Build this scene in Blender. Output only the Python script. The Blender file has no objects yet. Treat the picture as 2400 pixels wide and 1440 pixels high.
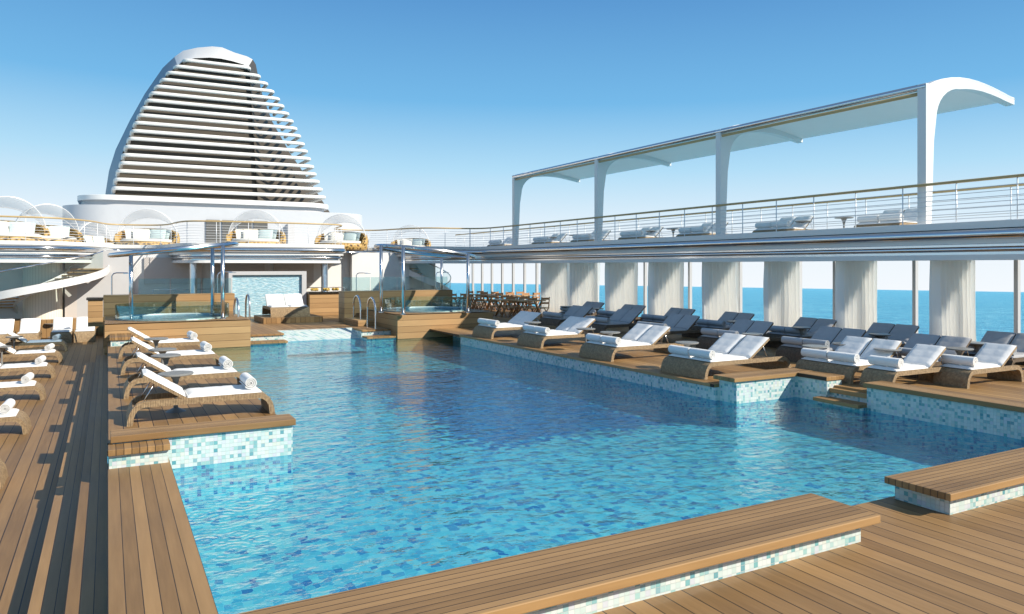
import bpy, math, random
from mathutils import Vector
R = math.radians
random.seed(7)
SC = bpy.context.scene
COL = SC.collection
S = 2.6                                   # eye height above the pool water, the unit the plan is drawn in
F = 1750.; HY = 624.; PSI = math.atan(948 / F)
sn, cs = math.sin(PSI), math.cos(PSI)

# ---- survey helpers: a sight line meets a known plane (u = units of S, z relative to the eye)
def P(px, py, z):
    t = z * F / (HY - py); r = (px - 1200) / F * t
    return ((sn * t + cs * r) * S, (cs * t - sn * r) * S)
def atY(px, py, Y):
    k = (px - 1200) / F; t = Y / (cs - sn * k); r = k * t
    return ((sn * t + cs * r) * S, Y * S, (1 + (HY - py) / F * t) * S)

# levels in metres (pool water = 0)
NEAR, LEDGE, PLAT, RDECK, CAP, BENCH = .035, .17, .34, .32, .50, .29
LEFTD, UP = -.43, 3.61
UPF = UP - .20
FASC = 2.74

# ------------------------------------------------------------------ mesh builder
class MB:
    def __init__(s): s.v = []; s.f = []; s.sm = []
    def add(s, vs, fs, smooth=False):
        n = len(s.v); s.v += [tuple(v) for v in vs]
        for f in fs: s.f.append(tuple(i + n for i in f)); s.sm.append(smooth)
        return s
    def box(s, x0, x1, y0, y1, z0, z1):
        return s.add([(x0,y0,z0),(x1,y0,z0),(x1,y1,z0),(x0,y1,z0),(x0,y0,z1),(x1,y0,z1),(x1,y1,z1),(x0,y1,z1)],
              [(3,2,1,0),(4,5,6,7),(0,1,5,4),(1,2,6,5),(2,3,7,6),(3,0,4,7)])
    def tube(s, pts, r, n=8, caps=True):
        pts = [Vector(p) for p in pts]; m = len(pts); rs = r if isinstance(r, (list, tuple)) else [r] * m
        vs = []; fs = []; up = None
        for i, p in enumerate(pts):
            d = (pts[min(i+1, m-1)] - pts[max(i-1, 0)]).normalized()
            if up is None:
                up = Vector((0,0,1)) if abs(d.z) < .9 else Vector((1,0,0))
            a = d.cross(up).normalized(); b = a.cross(d).normalized(); up = b
            for j in range(n):
                w = 2*math.pi*j/n
                vs.append(p + (a*math.cos(w) + b*math.sin(w)) * rs[i])
        for i in range(m-1):
            for j in range(n):
                k = (j+1) % n
                fs.append((i*n+j, i*n+k, (i+1)*n+k, (i+1)*n+j))
        s.add(vs, fs, True)
        if caps:
            s.add(vs[:n], [tuple(range(n))]); s.add(vs[-n:], [tuple(reversed(range(n)))])
        return s
    def lathe(s, prof, n=24, c=(0,0), smooth=True, a0=0, a1=2*math.pi):
        full = abs(a1 - a0 - 2*math.pi) < 1e-6; m = n if full else n + 1
        vs = []; fs = []
        for r, z in prof:
            for j in range(m):
                w = a0 + (a1-a0)*j/n
                vs.append((c[0]+r*math.cos(w), c[1]+r*math.sin(w), z))
        for i in range(len(prof)-1):
            for j in range(n):
                k = (j+1) % m
                fs.append((i*m+j, i*m+k, (i+1)*m+k, (i+1)*m+j))
        return s.add(vs, fs, smooth)
    def prism(s, pts, a, b, ax='z', smooth=False):
        n = len(pts)
        def q(p, h):
            return (p[0],p[1],h) if ax=='z' else ((p[0],h,p[1]) if ax=='y' else (h,p[0],p[1]))
        s.add([q(p,a) for p in pts] + [q(p,b) for p in pts], [tuple(reversed(range(n))), tuple(range(n, 2*n))])
        s.add([q(p,a) for p in pts] + [q(p,b) for p in pts], [(i,(i+1)%n,n+(i+1)%n,n+i) for i in range(n)], smooth)
        return s
    def band(s, outer, inner, y0, y1):
        """strip between two x-z curves of the same count, extruded along y"""
        n = len(outer)
        vs = [(x,y0,z) for x,z in outer]+[(x,y1,z) for x,z in outer]+[(x,y0,z) for x,z in inner]+[(x,y1,z) for x,z in inner]
        fo = []; fi = []; fe = []
        for i in range(n-1):
            fo.append((i,n+i,n+i+1,i+1)); fi.append((2*n+i,2*n+i+1,3*n+i+1,3*n+i))
            fe.append((i,i+1,2*n+i+1,2*n+i)); fe.append((n+i,3*n+i,3*n+i+1,n+i+1))
        fe.append((0,2*n,3*n,n)); fe.append((n-1,2*n-1,4*n-1,3*n-1))
        s.add(vs, fo, True); s.add(vs, fi, True); s.add(vs, fe, False)
        return s
    def sheet(s, fn, nu, nv, smooth=True):
        vs = [fn(i/nu, j/nv) for j in range(nv+1) for i in range(nu+1)]
        fs = [(j*(nu+1)+i, j*(nu+1)+i+1, (j+1)*(nu+1)+i+1, (j+1)*(nu+1)+i) for j in range(nv) for i in range(nu)]
        return s.add(vs, fs, smooth)
    def build(s, name, m, parent=None, bevel=0, loc=None, up=False):
        me = bpy.data.meshes.new(name); me.from_pydata(s.v, [], s.f); me.update()
        me.polygons.foreach_set('use_smooth', s.sm)
        import bmesh
        bm = bmesh.new(); bm.from_mesh(me); bmesh.ops.remove_doubles(bm, verts=bm.verts, dist=1e-5)
        bmesh.ops.delete(bm, geom=[v for v in bm.verts if not v.link_faces], context='VERTS')
        bmesh.ops.recalc_face_normals(bm, faces=bm.faces)
        if up:
            for f in bm.faces:
                f.normal_update()
                if f.normal.z < 0: f.normal_flip()
        for e in bm.edges:
            if len(e.link_faces) == 2 and e.calc_face_angle(0) > .6: e.smooth = False
        bm.to_mesh(me); bm.free()
        me.materials.append(m)
        o = bpy.data.objects.new(name, me); COL.objects.link(o)
        if parent: o.parent = parent
        if loc: o.location = loc
        if bevel:
            b = o.modifiers.new('bevel', 'BEVEL'); b.width = bevel; b.segments = 2; b.limit_method = 'ANGLE'; b.angle_limit = R(50)
        return o

def tag(o, label=None, cat=None, group=None, kind=None):
    if label: o['label'] = label
    if cat: o['category'] = cat
    if group: o['group'] = group
    if kind: o['kind'] = kind
    return o
def thing(name, label, cat, loc=(0,0,0), rz=0, group=None, scale=None):
    o = bpy.data.objects.new(name, None); COL.objects.link(o); o.empty_display_size = .2
    o.location = loc; o.rotation_euler = (0,0,rz)
    if scale: o.scale = scale
    return tag(o, label, cat, group)
def dup(o, parent=None):
    c = o.copy(); COL.objects.link(c)
    if parent: c.parent = parent
    for ch in [x for x in CH.get(o.name, [])]: dup(ch, c)
    return c
CH = {}
def learn(o):
    """remember the children of a prototype for dup()"""
    CH[o.name] = [x for x in COL.objects if x.parent == o]
    for c in CH[o.name]: learn(c)
USED = set()
def place(proto, loc, rz, label, group=None, scale=None, cat=None):
    if proto.name not in USED: USED.add(proto.name); o = proto
    else: o = dup(proto)
    o.location = loc; o.rotation_euler = (0,0,rz + random.uniform(-.014,.014)); o.scale = scale or (1,1,1)
    o['label'] = label
    if group: o['group'] = group
    if cat: o['category'] = cat
    return o

# ------------------------------------------------------------------ materials
class NT:
    def __init__(s, name):
        s.m = bpy.data.materials.new(name); s.m.use_nodes = True; s.t = s.m.node_tree
        s.b = s.t.nodes['Principled BSDF']; s.out = s.t.nodes['Material Output']
    def n(s, typ, **k):
        x = s.t.nodes.new(typ)
        for a, b in k.items(): setattr(x, a, b)
        return x
    def l(s, a, b): s.t.links.new(a, b)
    def inp(s, sock, v):
        if hasattr(v, 'is_output'): s.l(v, sock)
        elif v is not None: sock.default_value = v
    def math(s, op, a, b=None, c=None):
        x = s.n('ShaderNodeMath', operation=op); s.inp(x.inputs[0], a); s.inp(x.inputs[1], b); s.inp(x.inputs[2], c)
        return x.outputs[0]
    def vmath(s, op, a, b=None):
        x = s.n('ShaderNodeVectorMath', operation=op); s.inp(x.inputs[0], a); s.inp(x.inputs[1], b)
        return x.outputs['Value'] if op in ('LENGTH','DISTANCE') else x.outputs[0]
    def pos(s): return s.n('ShaderNodeNewGeometry').outputs['Position']
    def obj(s): return s.n('ShaderNodeTexCoord').outputs['Object']
    def sep(s, v):
        x = s.n('ShaderNodeSeparateXYZ'); s.l(v, x.inputs[0]); return x.outputs
    def comb(s, x=0, y=0, z=0):
        c = s.n('ShaderNodeCombineXYZ')
        for i, v in enumerate((x,y,z)): s.inp(c.inputs[i], v)
        return c.outputs[0]
    def noise(s, vec, scale, detail=3, rough=.5, out='Fac'):
        x = s.n('ShaderNodeTexNoise'); s.l(vec, x.inputs['Vector']); x.inputs['Scale'].default_value = scale
        x.inputs['Detail'].default_value = detail; x.inputs['Roughness'].default_value = rough
        return x.outputs[out]
    def mix(s, fac, a, b, blend='MIX'):
        x = s.n('ShaderNodeMix', data_type='RGBA', blend_type=blend)
        s.inp(x.inputs[0], fac); s.inp(x.inputs[6], a); s.inp(x.inputs[7], b)
        return x.outputs[2]
    def ramp(s, fac, stops, interp='LINEAR'):
        x = s.n('ShaderNodeValToRGB'); x.color_ramp.interpolation = interp; s.l(fac, x.inputs[0])
        e = x.color_ramp.elements
        while len(e) < len(stops): e.new(.5)
        for i, (p, c) in enumerate(stops): e[i].position = p; e[i].color = (*c, 1)
        return x.outputs[0]
    def bump(s, h, dist, strength=1):
        x = s.n('ShaderNodeBump'); s.l(h, x.inputs['Height']); x.inputs['Distance'].default_value = dist
        x.inputs['Strength'].default_value = strength
        return x.outputs[0]
    def scale(s, v, t):
        return s.vmath('MULTIPLY', v, t)

def plain(name, col, rough=.5, metal=0, var=.08, nscale=3, spec=None, bump=0):
    n = NT(name); p = n.pos()
    f = n.noise(p, nscale, 4)
    c = n.mix(f, (*[x*(1-var) for x in col],1), (*[min(1,x*(1+var)) for x in col],1))
    n.l(c, n.b.inputs['Base Color']); n.b.inputs['Roughness'].default_value = rough; n.b.inputs['Metallic'].default_value = metal
    if spec is not None: n.b.inputs['Specular IOR Level'].default_value = spec
    if bump: n.l(n.bump(n.noise(n.obj(), 60, 3), bump), n.b.inputs['Normal'])
    return n.m

def planks(name, axis, w, gap=.008, off=0., c0=(.20,.113,.044), c1=(.40,.237,.100), rough=.5):
    """wooden boards; axis = the coordinate across the boards"""
    n = NT(name); p = n.pos(); x = n.sep(p)
    a = x['XYZ'.index(axis)]
    u = n.math('DIVIDE', n.math('ADD', a, off + 100*w), w)
    fr = n.math('FRACT', u); idn = n.math('FLOOR', u)
    line = n.math('LESS_THAN', fr, gap/w)
    wn = n.n('ShaderNodeTexWhiteNoise', noise_dimensions='1D'); n.l(idn, wn.inputs['W'])
    st = {'X': (9,.6,9), 'Y': (.6,9,9), 'Z': (.6,.6,9)}[axis]
    off3 = n.comb(n.math('MULTIPLY', wn.outputs[0], 37.), n.math('MULTIPLY', wn.outputs[0], 91.), 0)
    g = n.noise(n.vmath('ADD', n.scale(p, st), off3), 2.2, 6, .6)
    g2 = n.noise(p, .55, 3)
    fac = n.math('ADD', n.math('MULTIPLY', g, .55), n.math('ADD', n.math('MULTIPLY', wn.outputs[0], .5), n.math('MULTIPLY', n.math('SUBTRACT', g2, .5), .5)))
    c = n.ramp(fac, [(.2, c0), (.85, c1)])
    c = n.mix(line, c, (.025,.016,.011,1))
    n.l(c, n.b.inputs['Base Color'])
    n.l(n.math('ADD', rough-.08, n.math('MULTIPLY', g2, .16)), n.b.inputs['Roughness'])
    h = n.math('SUBTRACT', n.math('MULTIPLY', g, .12), line)
    n.l(n.bump(h, .004), n.b.inputs['Normal'])
    n.b.inputs['Specular IOR Level'].default_value = .35
    return n.m

def mosaic(name, size, stops, plane='wall', distort=0, grout=(.52,.58,.57), gap=.07, rough=.18, field=None, below=None):
    n = NT(name); p = n.pos()
    if distort:
        d = n.noise(n.scale(p, (1,1,0)), 2.1, 2, .5, 'Color'); d2 = n.noise(n.scale(p, (1,1.6,0)), 6.5, 1, .5, 'Color')
        d = n.vmath('ADD', n.scale(n.vmath('SUBTRACT', d, (.5,.5,.5)), (distort,distort,0)), n.scale(n.vmath('SUBTRACT', d2, (.5,.5,.5)), (distort*.55,distort*.55,0)))
        p = n.vmath('ADD', p, d)
    x = n.sep(p)
    if plane == 'wall': u, v = n.math('ADD', x[0], n.math('MULTIPLY', x[1], 1.0)), x[2]
    else: u, v = x[0], x[1]
    u = n.math('DIVIDE', n.math('ADD', u, 50), size); v = n.math('DIVIDE', n.math('ADD', v, 50), size)
    wn = n.n('ShaderNodeTexWhiteNoise', noise_dimensions='2D'); n.l(n.comb(n.math('FLOOR', u), n.math('FLOOR', v), 0), wn.inputs['Vector'])
    c = n.ramp(wn.outputs[0], stops, 'CONSTANT')
    k = n.n('ShaderNodeSeparateColor'); n.l(wn.outputs[1], k.inputs[0])
    c = n.mix(n.math('MULTIPLY', k.outputs[1], .35), c, (.64,.71,.72,1) if not distort else (.30,.66,.74,1))
    fu, fv = n.math('FRACT', u), n.math('FRACT', v)
    ln = n.math('MAXIMUM', n.math('LESS_THAN', fu, gap), n.math('LESS_THAN', fv, gap))
    c = n.mix(ln, c, (*grout,1))
    if below:      # blue tiles under the waterline
        z0 = n.sep(n.pos())[2]
        c = n.mix(n.math('LESS_THAN', z0, .004), c, n.mix(ln, n.ramp(wn.outputs[0], below, 'CONSTANT'), (.16,.50,.64,1)))
    if field:      # a field of navy tile colour standing in for the shadow on the pool
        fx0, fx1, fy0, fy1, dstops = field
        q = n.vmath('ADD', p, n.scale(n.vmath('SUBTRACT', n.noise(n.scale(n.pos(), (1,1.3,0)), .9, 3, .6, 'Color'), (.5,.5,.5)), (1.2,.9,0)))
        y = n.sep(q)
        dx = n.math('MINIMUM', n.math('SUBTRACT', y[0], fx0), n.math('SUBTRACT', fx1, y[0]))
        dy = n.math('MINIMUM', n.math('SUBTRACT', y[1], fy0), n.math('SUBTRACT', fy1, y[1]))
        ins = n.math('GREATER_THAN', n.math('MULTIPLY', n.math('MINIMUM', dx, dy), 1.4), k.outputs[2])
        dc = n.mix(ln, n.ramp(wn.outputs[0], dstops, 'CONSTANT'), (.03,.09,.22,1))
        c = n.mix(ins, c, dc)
    n.l(c, n.b.inputs['Base Color'])
    n.l(n.math('ADD', rough, n.math('MULTIPLY', ln, .4)), n.b.inputs['Roughness'])
    if not distort:
        n.l(n.bump(n.math('SUBTRACT', n.math('MULTIPLY', k.outputs[0], .5), ln), .002), n.b.inputs['Normal'])
    return n.m

M = {}
M['deck_long'] = planks('teak boards along the ship', 'X', .19, gap=.011)
M['deck_left'] = planks('teak boards of the left deck', 'X', .175, off=.865, gap=.011)
M['tread'] = planks('teak stair boards', 'X', .0967, gap=.006, off=.0)
M['ledge'] = planks('teak ledge boards', 'X', .113, gap=.006, off=.0)
M['bench'] = planks('teak bench boards', 'Y', .078, gap=.007, off=.02)
M['cap'] = planks('teak coping boards', 'Y', .055, gap=.003)
M['cap_x'] = planks('teak coping boards lengthwise', 'X', .07, gap=.003)
M['panel'] = planks('teak panelling', 'Z', .22, gap=.009, c0=(.33,.195,.085), c1=(.48,.30,.14))
M['edge'] = planks('teak edge', 'Z', 9., gap=0, c0=(.34,.20,.09), c1=(.48,.29,.135))
M['step_x'] = planks('teak step boards', 'X', .085, gap=.008)
pale = [(0,(.50,.62,.59)),(.22,(.58,.67,.64)),(.42,(.30,.52,.50)),(.52,(.64,.69,.66)),(.66,(.54,.57,.63)),(.76,(.16,.40,.42)),(.85,(.60,.64,.56)),(.93,(.10,.31,.36))]
pool = [(0,(.11,.43,.55)),(.22,(.18,.54,.62)),(.42,(.07,.36,.52)),(.55,(.28,.60,.64)),(.70,(.035,.22,.44)),(.80,(.30,.56,.62)),(.90,(.02,.13,.36))]
M['mosaic'] = mosaic('pale sea green mosaic', .05, pale, below=pool)
shade_tiles = [(0,(.025,.125,.34)),(.3,(.045,.19,.43)),(.6,(.018,.09,.27)),(.8,(.06,.24,.46))]  # darkened tile colours for the painted pool shadow
M['pool_floor'] = mosaic('blue pool floor mosaic', .10, pool, 'floor', .24, grout=(.16,.52,.64), gap=.06, field=(1.98*S, 3.82*S, 4.15*S, 7.9*S, shade_tiles))
M['white'] = plain('white painted steel', (.74,.74,.73), .35, var=.03)
M['white2'] = plain('white louvre enamel', (.74,.73,.70), .4, var=.03)
M['funnel_shade'] = plain('shaded funnel side', (.25,.29,.34), .5, var=.08, nscale=1)  # white casing's left side, its shade put into the colour
M['canopy'] = plain('white canopy sheet', (.86,.86,.85), .5, var=.02)
M['house'] = plain('shade toned deckhouse paint', (.50,.52,.55), .4, var=.04)  # white drum greyed, shade of its left side put into the paint
M['grey'] = plain('pale grey paint', (.50,.50,.51), .5, var=.05)
M['beige'] = plain('beige wall panel', (.56,.52,.49), .5, var=.05)
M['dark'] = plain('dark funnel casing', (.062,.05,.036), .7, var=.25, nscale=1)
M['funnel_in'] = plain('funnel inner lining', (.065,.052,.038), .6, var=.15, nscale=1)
M['chrome'] = plain('brushed steel', (.66,.67,.69), .16, 1, var=.04)
M['steel'] = plain('polished steel tube', (.66,.67,.69), .22, 1, var=.03)
M['wire'] = plain('pale steel wire', (.74,.75,.77), .35, .15, var=.02)
M['handrail'] = plain('varnished teak rail', (.50,.36,.17), .4, var=.15, nscale=8)
M['towel'] = plain('white towelling', (.82,.82,.81), .9, var=.03, nscale=30, bump=.004)
M['stone'] = plain('grey table stone', (.22,.22,.21), .35, var=.2, nscale=40)
M['darkwood'] = plain('dark stained teak', (.46,.23,.10), .5, var=.3, nscale=12)
M['tabletop'] = plain('oiled teak table', (.52,.34,.17), .45, var=.2, nscale=12)
M['granite'] = plain('black granite', (.02,.018,.015), .25, var=.5, nscale=40)
M['food'] = plain('golden buffet fruit', (.55,.36,.08), .5, var=.4, nscale=25)
M['window'] = plain('tinted window', (.10,.10,.095), .08, 0, var=.1)
M['cush_blue'] = plain('pale aqua cushion', (.50,.60,.60), .9, var=.06, nscale=20, bump=.004)
M['cush_white'] = plain('ivory cushion', (.74,.72,.66), .9, var=.05, nscale=20, bump=.004)
M['pillar'] = None

def fabric(name='white mattress fabric', c0=(.74,.74,.73,1), c1=(.83,.83,.82,1)):
    n = NT(name); p = n.obj()
    f = n.noise(p, 9, 4)
    n.l(n.mix(f, c0, c1), n.b.inputs['Base Color']); n.b.inputs['Roughness'].default_value = .85
    n.l(n.bump(n.math('ADD', n.noise(p, 9, 2), n.math('MULTIPLY', n.noise(p, 300, 1), .2)), .004), n.b.inputs['Normal'])
    return n.m
M['fabric'] = fabric()
M['fabric_shaded'] = fabric('shaded mattress fabric', (.36,.36,.37,1), (.43,.43,.44,1))  # darker copy of the white fabric, deck shade put into the colour
M['towel_shaded'] = plain('shaded towelling', (.42,.45,.48), .9, var=.05, nscale=30, bump=.004)  # white towelling darkened, shade painted in

def wicker(name, c0, c1, k=290.):
    n = NT(name); p = n.obj(); x = n.sep(p)
    a = n.math('SINE', n.math('MULTIPLY', n.math('ADD', x[0], n.math('MULTIPLY', x[2], .9)), k))
    b = n.math('SINE', n.math('MULTIPLY', n.math('ADD', x[1], n.math('MULTIPLY', x[2], 1.15)), k*.8))
    h = n.math('MULTIPLY', a, b)
    f = n.math('ADD', n.math('MULTIPLY', n.noise(p, 22, 3), .75), n.math('MULTIPLY', h, .28))
    c = n.ramp(f, [(.15, c0), (.65, c1)])
    n.l(c, n.b.inputs['Base Color']); n.b.inputs['Roughness'].default_value = .6
    n.l(n.bump(h, .003), n.b.inputs['Normal'])
    return n.m
M['wicker_shaded'] = wicker('shaded brown wicker', (.05,.034,.02), (.20,.135,.08))  # brown wicker darkened by painted shade for the rear rows
M['wicker'] = wicker('brown wicker', (.16,.105,.055), (.52,.37,.21))
def rattan():
    n = NT('open golden rattan'); p = n.obj()
    v = n.n('ShaderNodeTexVoronoi', feature='DISTANCE_TO_EDGE'); n.l(p, v.inputs['Vector']); v.inputs['Scale'].default_value = 5.
    f = n.math('MULTIPLY', v.outputs[0], 2.4)
    c = n.ramp(n.math('ADD', f, n.math('MULTIPLY', n.noise(p, 18, 3), .2)), [(.18,(.55,.36,.12)),(.5,(.45,.28,.09)),(1.0,(.05,.028,.012))])
    n.l(c, n.b.inputs['Base Color']); n.b.inputs['Roughness'].default_value = .5
    n.l(n.bump(n.math('MULTIPLY', f, -1.), .03), n.b.inputs['Normal'])
    return n.m
M['rattan'] = rattan()

def sheer(name, col, trans, alpha=0.):
    n = NT(name); t = n.t
    d = n.n('ShaderNodeBsdfDiffuse'); d.inputs[0].default_value = (*col,1)
    r = n.n('ShaderNodeBsdfTranslucent'); r.inputs[0].default_value = (*col,1)
    x = n.n('ShaderNodeMixShader'); x.inputs[0].default_value = trans
    n.l(d.outputs[0], x.inputs[1]); n.l(r.outputs[0], x.inputs[2]); o = x
    if alpha:
        tr = n.n('ShaderNodeBsdfTransparent'); y = n.n('ShaderNodeMixShader'); y.inputs[0].default_value = alpha
        n.l(x.outputs[0], y.inputs[1]); n.l(tr.outputs[0], y.inputs[2]); o = y
    n.l(o.outputs[0], n.out.inputs[0]); return n.m
M['curtain'] = sheer('sheer white curtain', (.95,.95,.93), .34, .03)
M['hood'] = sheer('sheer daybed hood', (.84,.86,.88), .30, .52)

def glass(name, tint, refl=.10):
    n = NT(name)
    tr = n.n('ShaderNodeBsdfTransparent'); tr.inputs[0].default_value = (*tint,1)
    gl = n.n('ShaderNodeBsdfGlossy'); gl.inputs['Roughness'].default_value = .02
    lw = n.n('ShaderNodeLayerWeight'); lw.inputs[0].default_value = .3
    x = n.n('ShaderNodeMixShader'); n.l(n.math('ADD', n.math('MULTIPLY', lw.outputs['Fresnel'], .5), refl*.5), x.inputs[0])
    n.l(tr.outputs[0], x.inputs[1]); n.l(gl.outputs[0], x.inputs[2]); n.l(x.outputs[0], n.out.inputs[0])
    return n.m
M['glass'] = glass('clear green glass', (.80,.90,.90))
M['glass_blue'] = glass('blue canopy glass', (.55,.72,.85))

def pool_water(name, tint, rings=(), amp=1.):
    n = NT(name); p = n.pos()
    a = n.noise(n.scale(p, (.95,1.3,1)), 1.6, 2, .5)
    b = n.noise(n.scale(p, (.9,1.25,1)), 5.0, 3, .55)
    h = n.math('ADD', n.math('MULTIPLY', a, .070*amp), n.math('MULTIPLY', b, .042*amp))
    for (rx, ry, rr, ff) in rings:
        d = n.vmath('DISTANCE', n.scale(p, (1,1,0)), (rx, ry, 0))
        fall = n.math('POWER', n.math('MAXIMUM', n.math('SUBTRACT', 1., n.math('DIVIDE', d, rr)), 0.), 1.3)
        h = n.math('ADD', h, n.math('MULTIPLY', n.math('MULTIPLY', n.math('SINE', n.math('MULTIPLY', d, ff)), fall), .004))
    nb = n.n('ShaderNodeBump'); n.l(h, nb.inputs['Height']); nb.inputs['Distance'].default_value = 1.; nb.inputs['Strength'].default_value = 1.
    tr = n.n('ShaderNodeBsdfTransparent'); tr.inputs[0].default_value = (*tint,1)
    gl = n.n('ShaderNodeBsdfGlossy'); gl.inputs['Roughness'].default_value = .03; n.l(nb.outputs[0], gl.inputs['Normal'])
    lw = n.n('ShaderNodeLayerWeight'); lw.inputs[0].default_value = .5; n.l(nb.outputs[0], lw.inputs['Normal'])
    fr = n.math('ADD', n.math('MULTIPLY', n.math('POWER', lw.outputs['Facing'], 4.), .96), .03)
    x = n.n('ShaderNodeMixShader'); n.l(fr, x.inputs[0])
    n.l(tr.outputs[0], x.inputs[1]); n.l(gl.outputs[0], x.inputs[2]); n.l(x.outputs[0], n.out.inputs[0])
    return n.m
rng = []
for (px, py, rr, ff) in [(465,1207,.5,75),(520,1213,.62,70),(570,1185,.5,72),(560,1253,.45,85),(545,1290,.42,80),(480,1270,.4,80),(620,1172,.5,65),(610,1265,.3,95)]:
    x, y = P(px, py, -1); rng.append((x, y, rr, ff))
M['water'] = pool_water('rippled pool water', (.62,.92,.96), rng)
M['spa_water'] = pool_water('whirlpool water', (.55,.82,.95), (), .7)
def cascade():
    n = NT('falling water'); p = n.pos()
    f = n.noise(n.scale(p, (2.6,1,11)), 2.2, 4, .65)
    c = n.ramp(f, [(.3,(.20,.42,.56)),(.5,(.34,.56,.66)),(.68,(.60,.72,.76))])
    n.l(c, n.b.inputs['Base Color']); n.b.inputs['Roughness'].default_value = .12
    n.l(n.bump(f, .05), n.b.inputs['Normal']); return n.m
M['cascade'] = cascade()
def sea():
    n = NT('open sea'); p = n.pos()
    a = n.noise(n.scale(p, (1,1,0)), .35, 5, .62); b = n.noise(n.scale(p, (1,1,0)), .09, 6, .72); d = n.noise(n.scale(p, (1,1,0)), .012, 4, .65)
    c = n.ramp(n.math('ADD', n.math('MULTIPLY', b, .7), n.math('MULTIPLY', d, .3)), [(.38, (.012,.27,.50)), (.5, (.05,.45,.66)), (.62, (.26,.66,.80))])
    n.l(c, n.b.inputs['Base Color']); n.b.inputs['Roughness'].default_value = .3; n.b.inputs['IOR'].default_value = 1.33
    n.l(n.bump(n.math('ADD', a, n.math('MULTIPLY', b, 4.)), 1.5), n.b.inputs['Normal']); return n.m
M['sea'] = sea()
def flute():
    n = NT('fluted cream cladding'); p = n.obj(); x = n.sep(p)
    an = n.math('ARCTAN2', x[1], x[0]); fr = n.math('FRACT', n.math('MULTIPLY', an, 40/(2*math.pi)))
    ln = n.math('LESS_THAN', fr, .09)
    n.l(n.mix(ln, (.74,.71,.62,1), (.45,.42,.36,1)), n.b.inputs['Base Color']); n.b.inputs['Roughness'].default_value = .5; return n.m
M['pillar'] = flute()

def bx(name, x0, x1, y0, y1, z0, z1, m, parent=None, bevel=0):
    return MB().box(x0*S, x1*S, y0*S, y1*S, z0, z1).build(name, M[m], parent, bevel)

# ------------------------------------------------------------------ camera, light, sky
cam = bpy.data.cameras.new('camera'); co = bpy.data.objects.new('camera', cam); COL.objects.link(co)
co.location = (0, 0, S); co.rotation_euler = (R(90), 0, -PSI)
cam.lens = 36 * F / 2400; cam.sensor_width = 36; cam.shift_y = -(720 - HY) / 2400
cam.clip_end = 60000; cam.clip_start = .05
SC.camera = co
SUN = Vector((.70, -.86, .74)).normalized()
sl = bpy.data.lights.new('sun', 'SUN'); sl.energy = 4.0; sl.angle = R(.5); sl.color = (1, .92, .79)
so = bpy.data.objects.new('sun', sl); COL.objects.link(so); so.rotation_euler = (-SUN).to_track_quat('-Z', 'Y').to_euler()
so.location = (60, -30, 40)
w = bpy.data.worlds.new('World'); SC.world = w; w.use_nodes = True; t = w.node_tree
bg = t.nodes['Background']
tc = t.nodes.new('ShaderNodeTexCoord')
mp = t.nodes.new('ShaderNodeMapping'); mp.inputs['Rotation'].default_value = (.01277, -.02477, 0)      # the ship heels a little
mp2 = t.nodes.new('ShaderNodeMapping'); mp2.inputs['Scale'].default_value = (1, 1, 2.8); mp2.inputs['Location'].default_value = (0, 0, .10)
sky = t.nodes.new('ShaderNodeTexSky'); sky.sky_type = 'NISHITA'; sky.sun_disc = False
sky.sun_elevation = math.asin(SUN.z); sky.sun_rotation = math.atan2(SUN.x, SUN.y)
sky.air_density = 1.0; sky.dust_density = .6; sky.ozone_density = 1.6; sky.altitude = 0
hs = t.nodes.new('ShaderNodeHueSaturation'); hs.inputs['Saturation'].default_value = .85; hs.inputs['Value'].default_value = .75; hs.inputs['Hue'].default_value = .488
t.links.new(tc.outputs['Generated'], mp.inputs[0]); t.links.new(mp.outputs[0], mp2.inputs[0]); t.links.new(mp2.outputs[0], sky.inputs[0])
t.links.new(sky.outputs[0], hs.inputs['Color']); bg.inputs[1].default_value = .15
# pale sea haze low in the sky, by elevation
sp = t.nodes.new('ShaderNodeSeparateXYZ'); t.links.new(mp.outputs[0], sp.inputs[0])
mr = t.nodes.new('ShaderNodeMapRange'); mr.inputs['From Min'].default_value = .36; mr.inputs['From Max'].default_value = .75; mr.inputs['To Min'].default_value = 1; mr.inputs['To Max'].default_value = 0
t.links.new(sp.outputs[2], mr.inputs[0])
half = t.nodes.new('ShaderNodeMath'); half.operation = 'MULTIPLY'; half.inputs[1].default_value = 2.; t.links.new(sp.outputs[2], half.inputs[0])
cr = t.nodes.new('ShaderNodeValToRGB'); t.links.new(half.outputs[0], cr.inputs[0]); el = cr.color_ramp.elements
for k_, (ps, c_) in enumerate([(0,(.80,.84,.88)),(.13,(.72,.80,.86)),(.30,(.39,.64,.82)),(.47,(.16,.43,.72)),(.64,(.075,.265,.585)),(.9,(.045,.17,.46))]):
    e_ = el[k_] if k_ < 2 else el.new(.5)
    e_.position = ps; e_.color = (*c_, 1)
gain = t.nodes.new('ShaderNodeVectorMath'); gain.operation = 'SCALE'; gain.inputs['Scale'].default_value = 4.75; t.links.new(cr.outputs[0], gain.inputs[0])
mx = t.nodes.new('ShaderNodeMix'); mx.data_type = 'RGBA'; t.links.new(mr.outputs[0], mx.inputs[0]); t.links.new(hs.outputs[0], mx.inputs[6]); t.links.new(gain.outputs[0], mx.inputs[7])
t.links.new(mx.outputs[2], bg.inputs[0])
SC.view_settings.view_transform = 'Standard'; SC.view_settings.look = 'None'
SC.view_settings.exposure = 0.68; SC.view_settings.gamma = 1
SC.cycles.use_denoising = True
SC.cycles.max_bounces = 8; SC.cycles.transparent_max_bounces = 16; SC.cycles.caustics_reflective = False; SC.cycles.caustics_refractive = False
SC.cycles.sample_clamp_indirect = 6

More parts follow.
